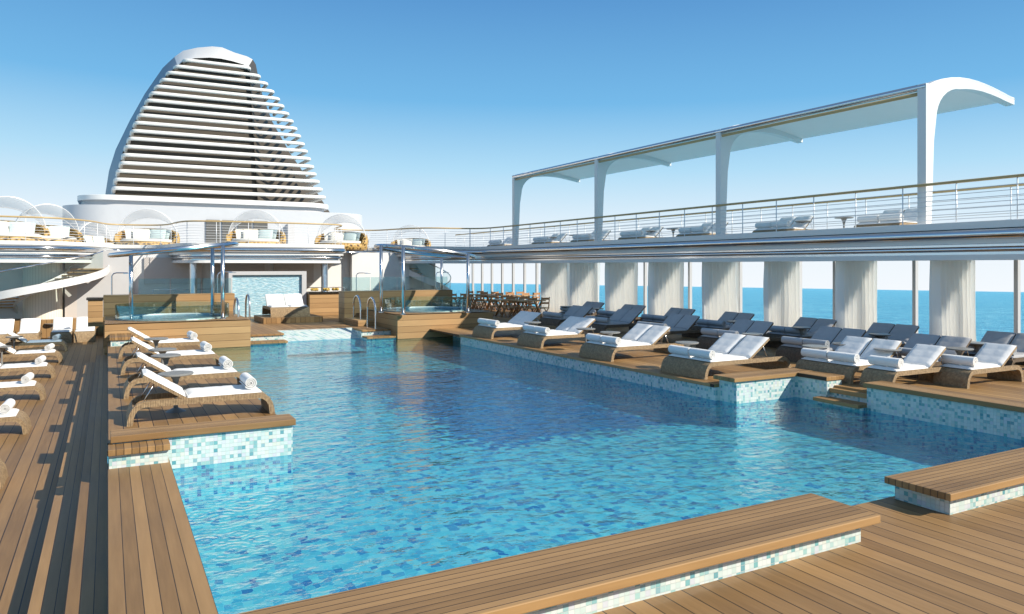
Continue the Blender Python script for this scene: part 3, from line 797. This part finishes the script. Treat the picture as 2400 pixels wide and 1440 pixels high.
for i, yy in enumerate(ys):
    outl = [(PX-.09, UPF), (PX-.09, ZT+.10)] + [(PX + WID*u, archz(u)+.03) for u in (0.02,.08,.15,.25,.35,.45,.55,.65,.75,.85,.95,1.0)]
    outl += [(PX + WID*u, archz(u)-(.17 + .26*(1-u)**2)) for u in (1.0,.9,.8,.7,.6,.5,.42,.35)]
    # fillet into the post
    x1, z1 = PX + WID*.35, archz(.35)-.28
    for k in range(1, 8):
        a = k/8; outl.append((x1 + (PX+.34-x1)*math.sin(a*math.pi/2), z1 - (z1-(ZT-.75))*(1-math.cos(a*math.pi/2))))
    outl += [(PX+.24, ZT-1.3), (PX+.13, UPF)]
    MB().prism(outl, yy-.115, yy+.115, 'y').build('post', M['white'], t_, .012)

# ------------------------------------------------------------------ curtains and window posts
GC = 'white curtains on the right deck'
def curtain(xa, xb, y, ph):
    def fn(u, v):
        fold = .15*math.sin(u*2*math.pi*9 + ph + .5*math.sin(v*3+ph)) * (1-.25*v) + .012*math.sin(u*23+ph*3)
        return (xa*S + (xb-xa)*S*u + .012*math.sin(v*7+u*9), y*S + fold, RDECK+.03 + (UP-.52-RDECK-.03)*v)
    return MB().sheet(fn, 184, 14)
for i, yy in enumerate((4.37,5.43,6.48,7.53,8.63,9.71,10.8,11.75)):
    n_ = ['nearest','second nearest','third nearest','fourth nearest','fifth nearest','sixth nearest','seventh nearest','farthest'][i]
    o = curtain(6.97, 7.585, yy, i*1.7).build('curtain', M['curtain'])
    tag(o, '%s white pleated curtain on the right deck, floor to ceiling' % n_, 'curtain', GC)
for i, yy in enumerate((2.9,3.96,4.98,5.98,6.5,7.5,8.5,9.55,10.6,11.6,12.5,13.0,13.5,14.0,14.5,15.0,15.5,16.0)):
    o = MB().box(7.59*S, 7.59*S+.13, yy*S-.05, yy*S+.05, RDECK-.05, UP-.501).build('window_post', M['grey'], None, .008)
    tag(o, '%s slim grey post of the open side of the right deck' % (ORD+['thirteenth','fourteenth','fifteenth','sixteenth','seventeenth','farthest'])[i], 'post', 'slim posts along the right deck side')

# ------------------------------------------------------------------ dining corner
def make_chair():
    t = thing('dining_chair', 'x', 'chair')
    MB().box(-.22,.22,-.22,.22,.42,.46).build('seat', M['tabletop'], t)
    b = MB()
    for x in (-.2,.2): b.tube([(x,.2,.44),(x,.27,.92)], .022, 6)
    b.box(-.2,.2,.245,.27,.80,.90); b.box(-.2,.2,.225,.25,.62,.70)
    b.build('backrest', M['darkwood'], t)
    for x in (-.2,.2):
        MB().tube([(x,-.24,0),(x,.2,.45)], .024, 6).build('leg', M['darkwood'], t)
        MB().tube([(x,.24,0),(x,-.2,.45)], .024, 6).build('leg', M['darkwood'], t)
    learn(t); return t
def make_dtable():
    t = thing('dining_table', 'x', 'table')
    MB().box(-.6,.6,-.45,.45,.72,.76).build('table_top', M['tabletop'], t)
    for s_ in (-1,1):
        MB().tube([(s_*.45,-.35,0),(s_*.45,.35,.72)], .04, 6).build('leg', M['darkwood'], t)
        MB().tube([(s_*.45,.35,0),(s_*.45,-.35,.72)], .04, 6).build('leg', M['darkwood'], t)
    learn(t); return t
ch0 = make_chair(); dt0 = make_dtable()
spots = [(1240,704,'in front of the farthest curtain'),(1190,702,'left of the farthest curtain'),(1225,692,'by the far window posts'),(1165,692,'in the middle of the dining corner'),(1130,690,'at the back of the dining corner'),(1092,697,'nearest the right whirlpool')]
for i, (px, py, lab) in enumerate(spots):
    x, y = P(px, py, (RDECK+.76)/S-1)
    place(dt0, (x, y, RDECK), 0, 'teak dining table ' + lab, 'dining tables by the windows')
    for (dx, dy, rz, w_) in ((-.32,-.62,math.pi,'near left'),(.32,-.62,math.pi,'near right'),(-.32,.62,0,'far left'),(.32,.62,0,'far right')):
        place(ch0, (x+dx, y+dy, RDECK), rz, 'dark chair at %s of the table %s' % (w_, lab), 'dining chairs by the windows')

# ------------------------------------------------------------------ under the forward deck
bk = thing('forward_house', 'white and grey house front under the forward upper deck with wide beige windows', 'deckhouse')
MB().box(-1.6*S, 6.2*S, 14.9*S, 15.1*S, RDECK-.6, UP-.3).build('wall', M['white'], bk)
for (px0, px1) in ((338,473),(497,620),(642,735)):
    a = atY(px0, 640, 14.85); b_ = atY(px1, 640, 14.85)
    MB().box(a[0], b_[0], 14.85*S, 14.9*S-.004, 1.75, 3.0).build('window', M['beige'], bk)
a = atY(152, 640, 14.7); b_ = atY(235, 640, 14.7)
pw = thing('partition', 'beige partition beside the fluted column', 'partition'); MB().box(a[0], b_[0]-.9, 14.7*S, 14.82*S, RDECK-.4, UP-.3).build('panel', M['beige'], pw)
pw = thing('partition', 'blue grey shower wall behind the left whirlpool', 'partition'); MB().box(b_[0]-.9, b_[0]+1.3, 14.7*S, 14.82*S, RDECK-.4, UP-.3).build('panel', M['grey'], pw)
a = atY(825, 640, 14.7); b_ = atY(960, 640, 14.7)
pw = thing('partition', 'white shower wall behind the right whirlpool', 'partition'); MB().box(a[0], b_[0], 14.7*S, 14.82*S, RDECK, UP-.3).build('panel', M['white'], pw)
for (x, lab) in ((1.32,'left'),(3.62,'right')):
    o = MB().lathe([(.2,RDECK),(.16,RDECK+.1),(.16,UP-.3)], 20, (x*S, 14.15*S)).build('column', M['steel']); tag(o, 'polished steel column %s of the waterfall wall' % lab, 'column')
# bars
def bar(x0, x1, y, lab):
    t = thing('buffet_bar', lab, 'bar')
    bx('front', x0, x1, y, y+.3, RDECK, 1.32, 'panel', t, .005)
    MB().box(x0*S-.05, x1*S+.05, y*S-.06, y*S+.85, 1.32, 1.40).build('counter', M['granite'], t)
    nb = int((x1-x0)*S/.5)
    for k in range(nb):
        bb = MB(); cx_ = x0*S+.3+k*.5
        for q in range(14):
            a_ = random.random()*6.28; rr_ = random.random()*.16
            bb.lathe([(.001,.0),(.05,.02),(.06,.06),(.04,.1),(.001,.115)], 8, (cx_+rr_*math.cos(a_), y*S+.3+rr_*math.sin(a_)))
        bb.v = [(v[0], v[1], v[2]+1.43+.05*random.random()) for v in bb.v]
        o = bb.build('fruit_display', M['food']); tag(o, '%s heap of golden buffet food on the %s bar counter' % (ORD[k], 'left' if x0 < 1.5 else 'right'), 'food', 'buffet food on the bars')
bar(-.25, -.06, 12.4, 'short wooden buffet bar with black top at the left whirlpool wall')
bar(3.14, 3.85, 13.3, 'wooden buffet bar with black top right of the waterfall')
# interior rails
def small_rail(x0, x1, y, lab):
    t = thing('inner_railing', lab, 'railing')
    for z in (.45,.7,.95): MB().tube([(x0*S,y*S,RDECK+z+.25),(x1*S,y*S,RDECK+z+.25)], .02, 6).build('bar', M['steel'], t)
    n = int((x1-x0)*S/1.2)+1
    for k in range(n+1): MB().tube([(x0*S+(x1-x0)*S*k/n,y*S,RDECK),(x0*S+(x1-x0)*S*k/n,y*S,RDECK+1.22)], .02, 6).build('post', M['steel'], t)
small_rail(.7, 1.75, 14.5, 'steel railing behind the left panelled wall'); small_rail(3.2, 4.1, 14.5, 'steel railing behind the right buffet bar')
# showers
for (px, py, Y, lab) in ((262,640,12.6,'overhead shower behind the left whirlpool'),(510,638,12.2,'overhead shower beside the waterfall wall'),(835,640,13.2,'overhead shower behind the right whirlpool'),(1022,638,13.4,'overhead shower near the right spiral stair')):
    x, y, z = atY(px, py, Y); t = thing('shower', lab, 'shower')
    MB().tube([(x,y,RDECK-.2),(x,y,z-.12),(x+.06,y,z-.03),(x+.16,y,z),(x+.55,y,z)], .022, 8).build('pipe', M['steel'], t)
    MB().lathe([(.001,z),(.16,z-.02),(.16,z-.04),(.001,z-.04)], 14, (x+.55,y)).build('shower_head', M['steel'], t)

# spiral stairs
def stair(cx, cy, rad, a0, turns, lab, colr, zt):
    t = thing('spiral_stair', lab, 'staircase')
    n = 60; hgt = zt - RDECK + .3
    def hx(u, r, dz): a = a0 + turns*2*math.pi*u; return (cx+r*math.cos(a), cy+r*math.sin(a), zt - hgt*u + dz)
    b = MB()
    for r, th in ((rad, .05), (colr+.35, .04)):
        b.sheet(lambda u, v: hx(u, r, -.32*v), n, 1); b.sheet(lambda u, v: hx(u, r-th, -.32*v), n, 1)
        b.sheet(lambda u, v: hx(u, r-th*v, 0), n, 1); b.sheet(lambda u, v: hx(u, r-th*v, -.32), n, 1)
    b.build('stringer', M['white'], t)
    for k in range(20):
        u0, u1 = k/20, (k+.9)/20
        m = MB(); z = hx(u0, rad, -.15)[2]
        p = [hx(u0, colr+.35, 0), hx(u0, rad-.05, 0), hx(u1, rad-.05, 0), hx(u1, colr+.35, 0)]
        m.prism([(q[0], q[1]) for q in p], z-.05, z); m.build('tread', M['tabletop'], t)
    MB().sheet(lambda u, v: hx(.12+.88*u, rad-.02, .02+.75*v), n, 1).build('glass_balustrade', M['glass'], t)
    MB().tube([hx(.12+.88*k/n, rad-.02, .80) for k in range(n+1)], .025, 6).build('handrail', M['steel'], t)
stair(-.95*S, 14.75*S, .98*S, R(12), -.85, 'curved white stair sweeping round the fluted column at the left', .28*S, 2.78)
stair(6.0*S, 14.9*S, .52*S, R(165), .8, 'curved white stair with glass sides beside the dining corner', .1*S, 2.78)
o = MB().lathe([(.285*S,LEFTD),(.285*S,UP-.3)], 48, (0,0)).build('column', M['pillar'], None, 0, (-.95*S, 14.75*S, 0)); tag(o, 'thick cream fluted column inside the left curved stair', 'column')

# ------------------------------------------------------------------ daybeds
def make_daybed(sc=1):
    t = thing('daybed', 'x', 'daybed')
    rr = 1.3
    b = MB(); n = 40
    def shell(u, v):
        a = R(-200) + R(220)*u                       # open towards -y
        a = R(-20) + R(220)*u
        hgt = .34 + .70*math.sin(math.pi*u)**.6
        rad = rr*(1 + .10*math.sin(v*math.pi*.8))
        return (rad*math.cos(a), rad*math.sin(a)*.8, .05 + hgt*v)
    b.sheet(shell, 40, 8)
    b.sheet(lambda u, v: (shell(u, v)[0]*.88, shell(u, v)[1]*.88, shell(u, v)[2]), 40, 8)
    b.sheet(lambda u, v: tuple(shell(u,1)[i]*(1-.12*v if i < 2 else 1) for i in range(3)), 40, 1)
    b.lathe([(rr*.80,.0),(rr*1.04,.06),(rr*1.08,.2),(rr*1.0,.36),(.02,.38)], 40)
    b.v = [(x, y*.82 if abs(z) < .39 and False else y, z) for x, y, z in b.v]
    b.build('basket', M['rattan'], t)
    s_ = MB(); s_.lathe([(.01,.52),(rr*.78,.52),(rr*.86,.48),(rr*.88,.40),(rr*.86,.37)], 36); s_.build('seat_pad', M['cush_white'], t)
    for k, (x, y, rz, m) in enumerate(((-.62,.30,.5,'cush_white'),(-.02,.5,.0,'cush_blue'),(.6,.32,-.5,'cush_blue'),(-.25,.12,.25,'cush_white'),(.42,.1,-.2,'cush_blue'))):
        c = MB(); W, H, T = .70, .52, .18
        def cu(u, v, sg):
            e = (max(0, math.sin(math.pi*u))*max(0, math.sin(math.pi*v)))**.45
            X, Z, Y = (u-.5)*W, v*H, sg*T/2*e
            Y2 = Y*.9 + Z*.35
            return (x + X*math.cos(rz) - Y2*math.sin(rz), y + X*math.sin(rz) + Y2*math.cos(rz), .52 + Z*.93)
        c.sheet(lambda u, v: cu(u, v, 1), 10, 10); c.sheet(lambda u, v: cu(u, v, -1), 10, 10)
        c.build('cushion', M[m], t)
    # hood: band of a sphere swept back
    hd = MB()
    def hood(u, v):
        th = math.pi*u; ph = R(80 + 52*v)               # arch plane leaning
        x = 1.32*math.cos(th); q = 1.45*math.sin(th)
        return (x, .12 + q*math.cos(ph)*-.9, .52 + q*math.sin(ph))
    hd.sheet(hood, 30, 10); hd.build('hood', M['hood'], t)
    for v in (0, 1):
        MB().tube([hood(k/24, v) for k in range(25)], .018, 6).build('hood_frame', M['wire'], t)
    learn(t); return t
db = make_daybed()
for (px, Y, rz, sc, lab) in ((345,16.35,-.2,1.08,'rattan daybed with sheer hood in the left recess of the front rail'),(600,14.75,-.28,1.0,'rattan daybed with sheer hood at the middle of the front rail'),(800,15.0,-.5,.98,'rattan daybed with sheer hood at the right end of the middle section'),
    (962,17.2,-.6,.92,'small distant rattan daybed right of the funnel house'),(112,15.1,.35,1.0,'rattan daybed with hood left of the funnel house'),(18,14.7,.25,1.1,'rattan daybed with hood cut by the left picture edge'),(222,17.6,.7,.8,'rattan daybed half hidden between the left hoods and the recess')):
    x, y, z = atY(px, 577, Y)
    place(db, (x, y, UPF), rz, lab, 'rattan daybeds on the upper deck', (sc, sc, sc))

# ------------------------------------------------------------------ funnel and its house
def rrect(x0, x1, y0, y1, r, n=8):
    p = []
    for (cx_, cy_, a0) in ((x1-r,y0+r,-90),(x1-r,y1-r,0),(x0+r,y1-r,90),(x0+r,y0+r,180)): p += arc((cx_,cy_), r, a0, a0+90, n)
    return [(x*S, y*S) for x, y in p]
hs_ = thing('funnel_house', 'white rounded deckhouse carrying the funnel, dark windows behind the daybeds', 'deckhouse')
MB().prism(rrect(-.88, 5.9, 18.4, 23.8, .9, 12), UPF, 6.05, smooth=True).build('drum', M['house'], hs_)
MB().prism(rrect(-.52, 4.95, 18.8, 23.6, .7, 12), 6.05, 6.40, smooth=True).build('drum', M['grey'], hs_)
MB().prism(rrect(-.60, 5.05, 18.7, 23.7, .75, 12), 6.40, 6.70, smooth=True).build('roof', M['white'], hs_, .03)
for px in (483,521,558,595):
    a = atY(px, 540, 18.37); b_ = atY(px+32, 540, 18.37)
    wd = MB().box(a[0], b_[0], 18.36*S, 18.4*S-.003, UPF+.05, UP+1.75).build('window', M['window'], hs_)
a = atY(675, 540, 18.2); b_ = atY(691, 540, 18.2); MB().box(a[0], b_[0], 18.2*S, 18.395*S, UPF, UP+1.6).build('pilaster', M['grey'], hs_)

fu = thing('funnel', 'tall white ship funnel with rows of rounded louvres over a dark casing', 'funnel')
def c2(x, y): return (200 + x/3.4286, 80 + y/3.4286)
bars = [(780,205,1340,275),(710,255,1420,340),(650,305,1480,400),(600,360,1530,465),(555,415,1575,525),(515,470,1610,580),(480,530,1650,640),(445,590,1685,700),(415,650,1715,760),(385,710,1745,820),(360,775,1775,885),(335,835,1800,945),(310,900,1825,1005),(290,965,1850,1070),(270,1030,1870,1130),(245,1095,1895,1190),(225,1165,1920,1250),(210,1240,1945,1310)]
YB = 20.6
for i, (xa, ya, xb, yb) in enumerate(bars):
    Yb = YB + .9*(1 - i/17)**1.2
    A = atY(*c2(xa, ya), Yb); B = atY(*c2(xb, yb), Yb)
    z = (A[2]+B[2])/2; x0, x1 = A[0]+.12, B[0]-.12; y = Yb*S; yb_ = (YB+2.0)*S
    rc = .45
    pts = [(x0, yb_, z), (x0, y+rc, z), (x0+.06, y+.18, z), (x0+.2, y+.05, z), (x0+rc, y, z), (x1-rc, y, z), (x1-.2, y+.05, z), (x1-.06, y+.18, z), (x1, y+rc, z), (x1, yb_, z)]
    MB().tube(pts, .122, 10).build('louvre', M['white2'], fu)
YF = YB + 2.6; YI = YB + 1.0
out_ = [(145,1290),(190,1100),(243,930),(355,700),(478,480),(622,272),(715,185),(785,135),(900,110),(1020,100),(1100,108),(1200,150),(1300,180),(1345,205),(1370,245),(1385,320),(1420,480),(1500,700),(1640,950),(1800,1180),(1975,1385)]
inn = [(228,1300),(262,1100),(300,950),(400,700),(520,490),(655,330),(740,255),(790,215),(880,195),(1000,190),(1090,198),(1180,218),(1270,245),(1310,262),(1322,300),(1325,380),(1335,520),(1345,720),(1360,950),(1375,1180),(1390,1370)]
zb = 6.8
def ring_(pl, Y):
    q = [atY(*c2(x, y), Y) for x, y in pl]; q = [(x, Y*S, max(z, zb)) for x, _, z in q]
    q[0] = (q[0][0], Y*S, zb); q[-1] = (q[-1][0], Y*S, zb); return q
A_, B_, C_ = ring_(inn, YI), ring_(out_, YF), [(x, (YF+1.5)*S, z) for x, y, z in ring_(out_, YF)]
n_ = len(A_); cb = MB()
cb.add(A_+B_+C_, [(i, i+1, n_+i+1, n_+i) for i in range(6,13)] + [(n_+i, n_+i+1, 2*n_+i+1, 2*n_+i) for i in range(6,n_-1)], True)
MB().add(A_+B_+C_, [(i, i+1, n_+i+1, n_+i) for i in range(6)] + [(n_+i, n_+i+1, 2*n_+i+1, 2*n_+i) for i in range(6)], True).build('side_panel', M['funnel_shade'], fu)
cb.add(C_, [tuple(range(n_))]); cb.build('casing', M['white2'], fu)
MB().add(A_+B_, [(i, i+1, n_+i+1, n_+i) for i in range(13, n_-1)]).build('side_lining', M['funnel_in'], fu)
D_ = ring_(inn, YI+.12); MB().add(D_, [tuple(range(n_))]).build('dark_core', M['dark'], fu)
# base plate
a = atY(*c2(125,1310), YB-.1); b_ = atY(*c2(1970,1380), YB-.1)
MB().box(a[0]+.1, b_[0]-.3, (YB-.25)*S, (YB+3.4)*S, 6.79, 6.97).build('base_plate', M['white'], fu, .03)

# prototypes' bookkeeping
for o in COL.objects:
    if o.get('label') == 'x': print('UNPLACED', o.name)
